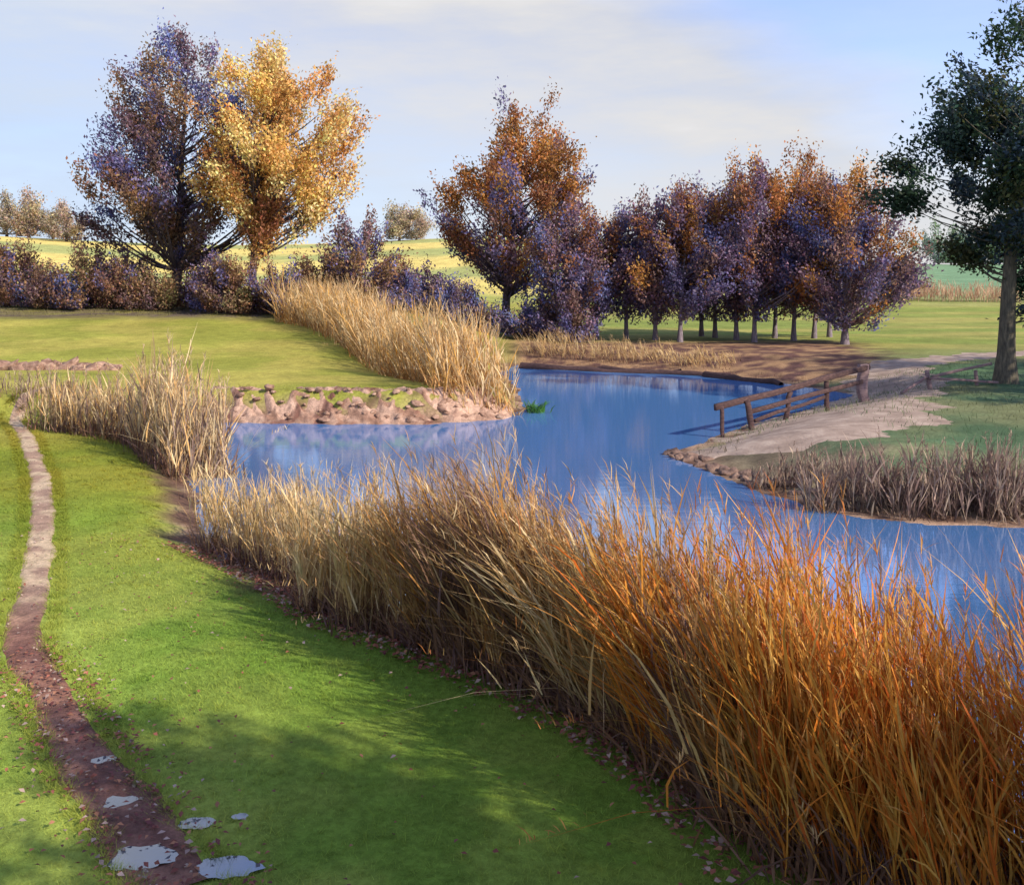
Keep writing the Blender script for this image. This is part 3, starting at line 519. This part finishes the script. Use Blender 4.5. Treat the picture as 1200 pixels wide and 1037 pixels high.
for i, (u, v, h, ln, P, lab) in enumerate(tuss):
    x, y = pix_ground(u, v); y += 0.25; rng = np.random.default_rng(40 + i); n = 70
    r = 0.30 * np.sqrt(rng.random(n)); a = rng.uniform(0, 6.28, n); root = thing('reed_tussock', lab, 'reed clump', (0, 0, 0), 'tussocks of the near shore')
    reed_parts(root, rng, x + r * np.cos(a), y + r * np.sin(a), h * rng.uniform(0.6, 1.05, n), ln, P, spread=0.10, leafn=5, wid=0.018)
# brown tufts along the right bank
rt = [(905, 572, 0.55), (935, 566, 0.9), (962, 598, 1.0), (990, 580, 1.0), (1022, 596, 1.25), (1048, 588, 1.0), (1076, 604, 1.3), (1102, 590, 1.15), (1128, 606, 1.4), (1152, 592, 1.2), (1178, 606, 1.45), (1206, 600, 1.3)]
for i, (u, v, h) in enumerate(rt):
    x, y = pix_ground(u, v); rng = np.random.default_rng(70 + i); n = 52; h *= rng.uniform(0.75, 1.25); r = rng.uniform(0.2, 0.42) * np.sqrt(rng.random(n)); a = rng.uniform(0, 6.28, n)
    root = thing('bank_tuft', f'{words[i]} brown reed tuft from the left along the right bank', 'reed clump', (0, 0, 0), 'tufts along the right bank')
    reed_parts(root, rng, x + 1.6 * r * np.cos(a), y + r * np.sin(a), h * rng.uniform(0.5, 1.05, n), (0.02, 0), R_PINK, spread=0.17, leafn=4, wid=0.022, lo=R_PINK * 0.6)
# green plant at the tip of the tall reeds
rng = np.random.default_rng(90); n = 60; x, y = 0.75, 32.9
root = thing('water_plant', 'small bright green plant at the water by the tall reeds', 'plant', (0, 0, 0)); S = Strips(); th = rng.uniform(0, 6.28, n)
S.add(np.stack([x + rng.normal(0, 0.16, n), y + rng.normal(0, 0.16, n), np.full(n, -0.02)], -1), unit(np.stack([np.cos(th) * 0.5, np.sin(th) * 0.5, np.ones(n)], -1)), rng.uniform(0.35, 0.85, n), np.full(n, 0.07), np.stack([np.cos(th) * 0.3, np.sin(th) * 0.3, np.full(n, -0.4)], -1),
      np.stack([-np.sin(th), np.cos(th), th * 0], -1), pal((0.06, 0.18, 0.04), (0.09, 0.24, 0.05), (0.05, 0.13, 0.05))[rng.integers(0, 3, n)], k=3)
obj('leaves', S.mesh('leaves'), M_GRASS, root, kind='stuff')

# ------------------------------------------------------------------ earth banks, clods
def clod_mesh(seed):
    rng = np.random.default_rng(seed); t = (1 + 5 ** 0.5) / 2
    v = unit(np.array([(-1, t, 0), (1, t, 0), (-1, -t, 0), (1, -t, 0), (0, -1, t), (0, 1, t), (0, -1, -t), (0, 1, -t), (t, 0, -1), (t, 0, 1), (-t, 0, -1), (-t, 0, 1)], float))
    f = np.array([(0, 11, 5), (0, 5, 1), (0, 1, 7), (0, 7, 10), (0, 10, 11), (1, 5, 9), (5, 11, 4), (11, 10, 2), (10, 7, 6), (7, 1, 8), (3, 9, 4), (3, 4, 2), (3, 2, 6), (3, 6, 8), (3, 8, 9), (4, 9, 5), (2, 4, 11), (6, 2, 10), (8, 6, 7), (9, 8, 1)])
    vs_ = list(map(tuple, v)); cache = {}; nf = []
    def mid(a, b):
        k = (min(a, b), max(a, b))
        if k not in cache: m = unit((np.array(vs_[a]) + np.array(vs_[b]))[None])[0]; vs_.append(tuple(m)); cache[k] = len(vs_) - 1
        return cache[k]
    for a, b, c in f:
        ab, bc, ca = mid(a, b), mid(b, c), mid(c, a); nf += [(a, ab, ca), (b, bc, ab), (c, ca, bc), (ab, bc, ca)]
    v = np.array(vs_); v *= (1 + rng.normal(0, 0.16, (len(v), 1)))
    v += rng.normal(0, 0.08, v.shape)
    return make_mesh('clod', v, [np.array(nf)], None, False)
def bank(name, line_fn, n, seed, mat, smin, smax, lift=0.0, body=None):
    rng = np.random.default_rng(seed); me = [clod_mesh(seed * 10 + k) for k in range(5)]
    for m in me: m.materials.append(mat)
    parent = obj(name, body or clod_mesh(seed * 10 + 7), M_SLUMP if body else mat, None, kind='structure'); first = not body
    for k in range(n):
        x, y = line_fn(rng, k / n); s = rng.uniform(smin, smax); z = max(gz(x, y), 0) + s * 0.12 + lift
        if first: o = parent; o.location = (0, 0, 0); first = False; o.data.transform(__import__('mathutils').Matrix.Translation((x, y, z)) @ __import__('mathutils').Matrix.Diagonal((s * 1.3, s, s * 0.6, 1))); continue
        o = bpy.data.objects.new('clod', me[k % 5]); COL.objects.link(o); o.parent = parent; o.location = (x, y, z)
        o.scale = (s * rng.uniform(1.0, 1.9), s * rng.uniform(0.7, 1.1), s * rng.uniform(0.45, 0.8)); o.rotation_euler = (rng.normal(0.35, 0.3), rng.normal(0, 0.3), rng.normal(0, 0.7))
def slump():
    """the crumbling earth face between pond and hill meadow"""
    u = np.linspace(0, 1, 340); k = np.linspace(0, 1, 40); U, K = np.meshgrid(u, k)
    x = -9.3 + 9.3 * U; y0 = np.interp(x, [-9.3, -8.4, -5, -2.5, -0.3, 0], [30.6, 30.55, 30.15, 30.15, 31.3, 31.9])
    rid = 1 - np.abs(2 * fbm(x * 1.1 + K * 1.6, K * 2.2 + x * 0.25, 4) - 0.95)
    y = y0 - 0.25 + K * (1.9 + 0.6 * fbm(x * 0.7, x * 0 + 4, 2)) + 0.25 * (fbm(x * 2.3, K * 3, 3) - 0.45)
    z = np.maximum(ground_z(x, y), -0.1) * (0.4 + 0.6 * K) + 0.40 * np.sin(np.pi * np.clip(K, 0, 1)) ** 0.7 * (rid - 0.2) + 0.34 * (fbm(x * 4 + K * 5, K * 9, 4) - 0.45) * np.sin(np.pi * K) - 0.06
    c = np.array([0.27, 0.155, 0.11]) + (np.array([0.47, 0.31, 0.235]) - np.array([0.27, 0.155, 0.11])) * sm(0.3, 0.58, fbm(x * 1.6 + K * 3, K * 3 - x * 0.6, 4))[..., None]
    c = c + (np.array([0.13, 0.055, 0.045]) - c) * (sm(0.48, 0.62, fbm(x * 3.1 + 8 - K * 3, K * 2.5, 3)) * 0.8)[..., None]
    nx_ = 340; i = (np.arange(39)[:, None] * nx_ + np.arange(nx_ - 1)[None]).reshape(-1)
    return make_mesh('earth_bank', np.stack([x, y, z], -1).reshape(-1, 3), [np.stack([i, i + 1, i + nx_ + 1, i + nx_], -1)], c.reshape(-1, 3), False)
M_SLUMP = attr_material('slumped_earth', 0.95, 0, [(6, 0.75, 1.25), (25, 0.8, 1.2)], (24, 0.9, 0.06), 0.1)
bank('earth_bank', lambda r, t: (-9.0 + 8.7 * t + r.normal(0, 0.15), float(np.interp(-9.0 + 8.7 * t, [-9.3, -8.4, -5, -2.5, -0.3, 0], [30.6, 30.55, 30.15, 30.15, 31.3, 31.9])) + r.uniform(0.0, 1.1)), 60, 3, M_CLOD, 0.05, 0.14, 0.08, slump())
bank('mud_bank', lambda r, t: (3.9 + 1.3 * sm(0, 0.5, t) + 4.0 * sm(0.35, 1, t) + r.normal(0, 0.1), 24.4 - 4.3 * sm(0, 0.55, t) - 2.2 * sm(0.4, 1, t) + r.uniform(-0.05, 0.9)), 120, 4, M_CLOD2, 0.04, 0.15, -0.02)
bank('ditch_bank', lambda r, t: (-19 + 5.2 * t + r.normal(0, 0.2), 37 - 0.6 * t + r.normal(0, 0.25)), 34, 6, M_CLOD, 0.14, 0.36)
# ------------------------------------------------------------------ fences and timbers
def beam(name, a, b, w, h, mat, parent, seed=0, taper=1.0):
    """a rough-sawn timber from a to b (local to its thing)"""
    rng = np.random.default_rng(seed); a = np.array(a, float); b = np.array(b, float); t = np.linspace(0, 1, 7); d = unit(b - a)
    up = np.array([0, 0, 1.0]) if abs(d[2]) < 0.8 else np.array([0, 1.0, 0]); s = unit(np.cross(d, up)); u = np.cross(s, d)
    V = []
    for k in t:
        c = a + (b - a) * k + s * rng.normal(0, w * 0.09) + u * rng.normal(0, h * 0.09); f = 1 + (taper - 1) * k
        for (p, q) in ((-1, -0.75), (-0.75, -1), (0.75, -1), (1, -0.75), (1, 0.75), (0.75, 1), (-0.75, 1), (-1, 0.75)):
            V.append(c + s * p * w * 0.5 * f * (1 + rng.normal(0, 0.04)) + u * q * h * 0.5 * f * (1 + rng.normal(0, 0.04)))
    i = np.arange(6)[:, None] * 8; j = np.arange(8)[None]; j2 = (j + 1) % 8
    q = np.stack([i + j, i + j2, i + 8 + j2, i + 8 + j], -1).reshape(-1, 4)
    me = make_mesh(name, np.array(V), [q, np.array([list(range(8))[::-1], list(range(48, 56))])]); return obj(name, me, mat, parent)
def at(u, v, d): return np.array([px(u, d), d, py_h(v, d)])
# handrail of the causeway: distances run from the near end (left) to the end post (right)
ends = {'A': (842, 27.6), 'P1': (879, 28.4), 'P2': (924, 30.0), 'P3': (968, 31.8), 'E': (1012, 33.6)}
root = thing('wooden_railing', 'dark brown two-rail wooden railing beside the dirt track', 'railing', tuple(at(1012, 458, 33.6)))
o0 = np.array(root.location)
def rb(name, a, b, w, h, mat, seed, taper=1): beam(name, np.array(a) - o0, np.array(b) - o0, w, h, mat, root, seed, taper)
rb('rail', at(838, 478, 27.4), at(1018, 430, 33.7), 0.09, 0.17, M_WOOD, 1)
rb('rail', at(880, 482, 28.5), at(1010, 447, 33.5), 0.08, 0.13, M_WOOD, 2)
rb('rail', at(884, 492, 28.7), at(966, 466, 31.8), 0.07, 0.10, M_WOOD, 3)
def post(u, vt, vb, d, w, seed, lean=0, mat=M_WOOD):
    t = at(u, vt, d); b = at(u + lean, vb, d); b[2] = min(b[2], gz(b[0], b[1])) - 0.15; return b, t
for (u, vt, vb, d, w, s, ln) in [(846, 477, 502, 27.5, 0.10, 4, 1), (877, 470, 497, 28.3, 0.15, 5, 4), (926, 459, 486, 30.1, 0.13, 6, -6), (969, 447, 469, 31.9, 0.13, 7, 0), (1012, 427, 459, 33.66, 0.30, 8, 0)]:
    b, t = post(u, vt, vb, d, w, s, ln); rb('post', b, t + np.array([0, 0.06, 0]), w, w, M_WOOD if s < 8 else M_WOOD2, s)
root = thing('broken_fence', 'thin pinkish grey broken fence near the dark green tree', 'fence', tuple(at(1090, 459, 34.4))); o0 = np.array(root.location)
for (u, vt, vb, d, w, s, ln) in [(1086, 434, 460, 34.3, 0.13, 11, 6), (1143, 434, 460, 34.6, 0.10, 12, 4)]:
    b, t = post(u, vt, vb, d, w, s, ln); rb('post', b, t, w, w, M_WOOD2, s)
rb('rail', at(1092, 441, 34.25), at(1162, 426, 34.6), 0.05, 0.09, M_WOOD2, 13)
rb('rail', at(1088, 443, 34.2), at(1170, 448, 34.7), 0.05, 0.08, M_WOOD2, 14)
rb('rail', at(1056, 461, 33.4), at(1087, 441, 34.2), 0.05, 0.09, M_WOOD2, 15)
for i, (a, b, w, lab) in enumerate([((610, 426, 49.6), (838, 436, 45.4), 0.20, 'long dark log lying at the far waterline'), ((826, 438, 45.2), (920, 447, 41.5), 0.18, 'short dark log at the far waterline near the railing'), ((700, 434, 48.6), (800, 438, 46.2), 0.13, 'thin pole floating in front of the long dark log')]):
    A, B = at(*a), at(*b); A[2] = B[2] = 0.05; rng = np.random.default_rng(i); t = np.linspace(0, 1, 9); T = Tubes(); T.add(A + (B - A) * t[:, None] + rng.normal(0, 0.07, (9, 3)), w * (1 - 0.4 * t), 8)
    obj('log', T.mesh('log'), M_WOOD, None, label=lab, category='log')

# ------------------------------------------------------------------ meadow grass, fallen leaves, puddles
def in_puddle(x, y):
    e = np.full(x.shape, 9.0)
    for (cx, cy, a, b, lev) in PUDDLES: e = np.minimum(e, np.hypot((x - cx) / a, (y - cy) / b))
    return e
def in_path(x, y):
    P = np.array([pix_ground(u, v) for u, v in path_px]); d = np.full(x.shape, 1e9)
    for (a, b) in zip(P[:-1], P[1:]):
        e = b - a; t = np.clip(((x - a[0]) * e[0] + (y - a[1]) * e[1]) / (e @ e), 0, 1); d = np.minimum(d, np.hypot(x - a[0] - t * e[0], y - a[1] - t * e[1]))
    return d
def build_grass():
    rng = np.random.default_rng(9); S = Strips()
    for (y0, y1, n, hh, ww) in ((5.2, 9.5, 150000, 0.040, 0.0065), (9.5, 15, 120000, 0.05, 0.010), (15, 30, 90000, 0.06, 0.017)):
        y = rng.uniform(y0, y1, n); x = rng.uniform(-0.62 * y - 1.0, np.minimum(4, 0.55 * y), n); D = water_dist(x, y)
        dp = in_path(x, y); k = (D > 0.75) & (dp + 0.1 * (fbm(x * 4, y * 4, 2) - 0.37) > 0.19 + 0.1 * rng.random(n)) & (in_puddle(x, y) > 1.2); x, y, D = x[k], y[k], D[k]; n = len(x)
        c = ground_col(x, y, D) * rng.uniform(0.75, 1.5, (n, 1)) * np.where(rng.random(n) < 0.12, 1.35, 1.0)[:, None] * np.array([1.08, 1.0, 1.0]); th = rng.uniform(0, math.pi * 2, n)
        tuft = 0.55 + 0.9 * fbm(x * 2.3, y * 2.3, 3)
        S.add(np.stack([x, y, ground_z(x, y, D) - 0.004], -1), unit(np.stack([np.cos(th) * 0.6, np.sin(th) * 0.6, np.ones(n)], -1)), hh * rng.uniform(0.5, 1.5, n) * tuft, ww * rng.uniform(0.7, 1.4, n),
              np.stack([np.cos(th) * 0.4, np.sin(th) * 0.4, np.full(n, -0.2)], -1), np.stack([-np.sin(th), np.cos(th), th * 0], -1), np.clip(c, 0.01, 0.8), k=1)
    # taller tufts in the lawn and along both edges of the path
    m = 2600; ty = rng.uniform(5.4, 24, m); tx = rng.uniform(-0.6 * ty - 0.5, np.minimum(3, 0.5 * ty), m); k = (water_dist(tx, ty) > 0.7) & (in_path(tx, ty) > 0.3) & (fbm(tx * 0.8, ty * 0.8, 3) > 0.40)
    tx, ty = tx[k], ty[k]; PP = np.array([pix_ground(u, v) for u, v in path_px]); ex, ey, et, ew = along(rng, PP, 1500, 0.16, 0.20, 0.0); fx, fy, et, ew = along(rng, PP, 1500, 0.16, -0.36, 0.0)
    tx = np.concatenate([tx, ex, fx]); ty = np.concatenate([ty, ey, fy]); i = np.repeat(np.arange(len(tx)), 16); x = tx[i] + rng.normal(0, 0.035, len(i)); y = ty[i] + rng.normal(0, 0.035, len(i)); k = in_puddle(x, y) > 1.2; x, y = x[k], y[k]; n = len(x)
    D = water_dist(x, y); th = rng.uniform(0, 6.28, n); c = ground_col(x, y, D) * rng.uniform(0.8, 1.5, (n, 1)) * np.array([1.15, 1.02, 0.9])
    S.add(np.stack([x, y, ground_z(x, y, D) - 0.004], -1), unit(np.stack([np.cos(th) * 0.6, np.sin(th) * 0.6, np.ones(n)], -1)), rng.uniform(0.05, 0.125, n), rng.uniform(0.006, 0.011, n) * (0.6 + y * 0.06), np.stack([np.cos(th) * 0.4, np.sin(th) * 0.4, np.full(n, -0.3)], -1), np.stack([-np.sin(th), np.cos(th), th * 0], -1), np.clip(c, 0.01, 0.8), k=1)
    me = make_mesh('meadow_grass', np.concatenate(S.v), [np.concatenate(S.t)], np.concatenate(S.c)); obj('meadow_grass', me, M_GRASS, None, kind='stuff', label='short bright green grass covering the near meadow', category='grass')
    # rough grass fringes: along the hedge foot, bank tops and right bank
    S = Strips(); n = 60000; x = rng.uniform(-34, 24, n); y = rng.uniform(17, 62, n); D = water_dist(x, y)
    k = ((D > 0.2) & (D < 1.6) & (y > 24)) | ((y > 56.5) & (x < -6) & (y < 61)) | ((x > 9) & (y < 42) & (y > 18) & (D > 0.4) & (rng.random(n) < 0.7))
    x, y, D = x[k], y[k], D[k]; n = len(x); th = rng.uniform(0, 6.28, n); c = ground_col(x, y, D + 0.9) * rng.uniform(0.7, 1.35, (n, 1))
    S.add(np.stack([x, y, ground_z(x, y, D) - 0.01], -1), unit(np.stack([np.cos(th) * 0.35, np.sin(th) * 0.35, np.ones(n)], -1)), rng.uniform(0.1, 0.34, n), rng.uniform(0.012, 0.03, n), np.stack([np.cos(th) * 0.4, np.sin(th) * 0.4, np.full(n, -0.3)], -1), np.stack([-np.sin(th), np.cos(th), th * 0], -1), np.clip(c, 0.01, 0.8), k=2)
    obj('rough_grass', S.mesh('rough_grass'), M_GRASS, None, kind='stuff', label='rough longer grass along the banks and hedge foot', category='grass')
build_grass()
def litter(name, label, pts, P, seed, size=0.07):
    rng = np.random.default_rng(seed); pts = pts[(in_puddle(pts[:, 0], pts[:, 1]) > 1.15) | (rng.random(len(pts)) < 0.06)]; n = len(pts); x, y = pts[:, 0], pts[:, 1]; z = np.maximum(ground_z(x, y), 0.0) + rng.uniform(0.03, 0.06, n); th = rng.uniform(0, 6.28, n)
    d = np.stack([np.cos(th), np.sin(th), rng.normal(0, 0.2, n)], -1); s = np.stack([-np.sin(th), np.cos(th), rng.normal(0, 0.25, n)], -1); L = size * rng.uniform(0.6, 1.3, n)[:, None]; p = np.stack([x, y, z], -1)
    V = np.stack([p - d * L * 0.5, p + s * L * 0.3 - d * L * 0.05 + [0, 0, 0.008], p + d * L * 0.5, p - s * L * 0.3 - d * L * 0.05 + [0, 0, 0.008]], 1).reshape(-1, 3); c = pick(rng, P, n) * rng.uniform(0.7, 1.25, (n, 1))
    obj(name, make_mesh(name, V, [np.arange(4 * n).reshape(-1, 4)], np.repeat(c, 4, 0)), M_LITTER, None, kind='stuff', label=label, category='leaves')
L_RED = pal((0.22, 0.075, 0.06), (0.30, 0.11, 0.075), (0.17, 0.06, 0.06), (0.36, 0.17, 0.10), (0.42, 0.30, 0.26))
rng = np.random.default_rng(12)
x, y, t, w = along(rng, BL[:13], 3800, 0.9, -0.55, 0.0); g = np.stack([x, y], -1)
litter('fallen_leaves', 'reddish brown fallen leaves along the foot of the reeds', g, L_RED, 14, 0.065)
P0 = np.array([pix_ground(u, v) for u, v in path_px[7:]]); x, y, t, w = along(rng, P0, 1000, 0.9, -0.45, 0.0); g = np.stack([x + rng.normal(0, 0.12, 1000), y + rng.normal(0, 0.12, 1000)], -1)
n = 420; y = rng.uniform(5.5, 16, n); lawn = np.stack([rng.uniform(-0.5 * y, np.minimum(1.5, 9 - 0.9 * y), n), y], -1); lawn = lawn[water_dist(lawn[:, 0], lawn[:, 1]) > 0.8]
litter('lawn_leaves', 'few scattered fallen leaves on the near meadow', lawn, L_RED, 16, 0.045)
x, y, t, w = along(rng, np.array([pix_ground(u, v) for u, v in path_px[2:]]), 260, 0.42, -0.21, 0.0); V = []; Q = []
for k in range(260):
    m = unit(rng.normal(0, 1, (1, 3)))[0]; sz = rng.uniform(0.008, 0.026); v = np.array([(1, 0, 0), (-1, 0, 0), (0, 1, 0), (0, -1, 0), (0, 0, 0.6), (0, 0, -0.6)]) * sz * rng.uniform(0.7, 1.3, (6, 1)); th = rng.uniform(0, 6.28)
    v[:, :2] = v[:, :2] @ np.array([[math.cos(th), math.sin(th)], [-math.sin(th), math.cos(th)]]); V.append(v + np.array([x[k], y[k], gz(x[k], y[k]) + 0.02]))
    Q.append(np.array([(0, 2, 4), (2, 1, 4), (1, 3, 4), (3, 0, 4), (2, 0, 5), (1, 2, 5), (3, 1, 5), (0, 3, 5)]) + 6 * k)
obj('path_pebbles', make_mesh('path_pebbles', np.concatenate(V), [np.concatenate(Q)]), M_TRACK, None, kind='stuff', label='small pale pebbles scattered along the muddy path', category='pebbles')
litter('path_leaves', 'reddish fallen leaves strewn on the muddy path', g, L_RED, 15, 0.05)
pl = ['small puddle highest on the leafy path', 'puddle in the middle of the leafy path', 'round puddle right of the leafy path', 'largest pale puddle near the bottom left', 'tiny puddle farthest right of the path', 'long puddle at the bottom edge beside the path']
for i, (x, y, a, b, lev) in enumerate(PUDDLES):
    th = np.arange(48) * 2 * math.pi / 48; r = 1.25 + 1.3 * (fbm(np.cos(th) * 1.5 + i * 7 + 9, np.sin(th) * 1.5 + 25, 3) - 0.42)
    ring = np.stack([x + np.cos(th) * a * r, y + np.sin(th) * b * r, np.full(48, lev + 0.002 + 0.003 * i)], -1)
    obj('puddle', make_mesh('puddle', ring, [np.arange(48)[None]]), M_PUDDLE, None, label=pl[i], category='puddle', group='puddles on the path')
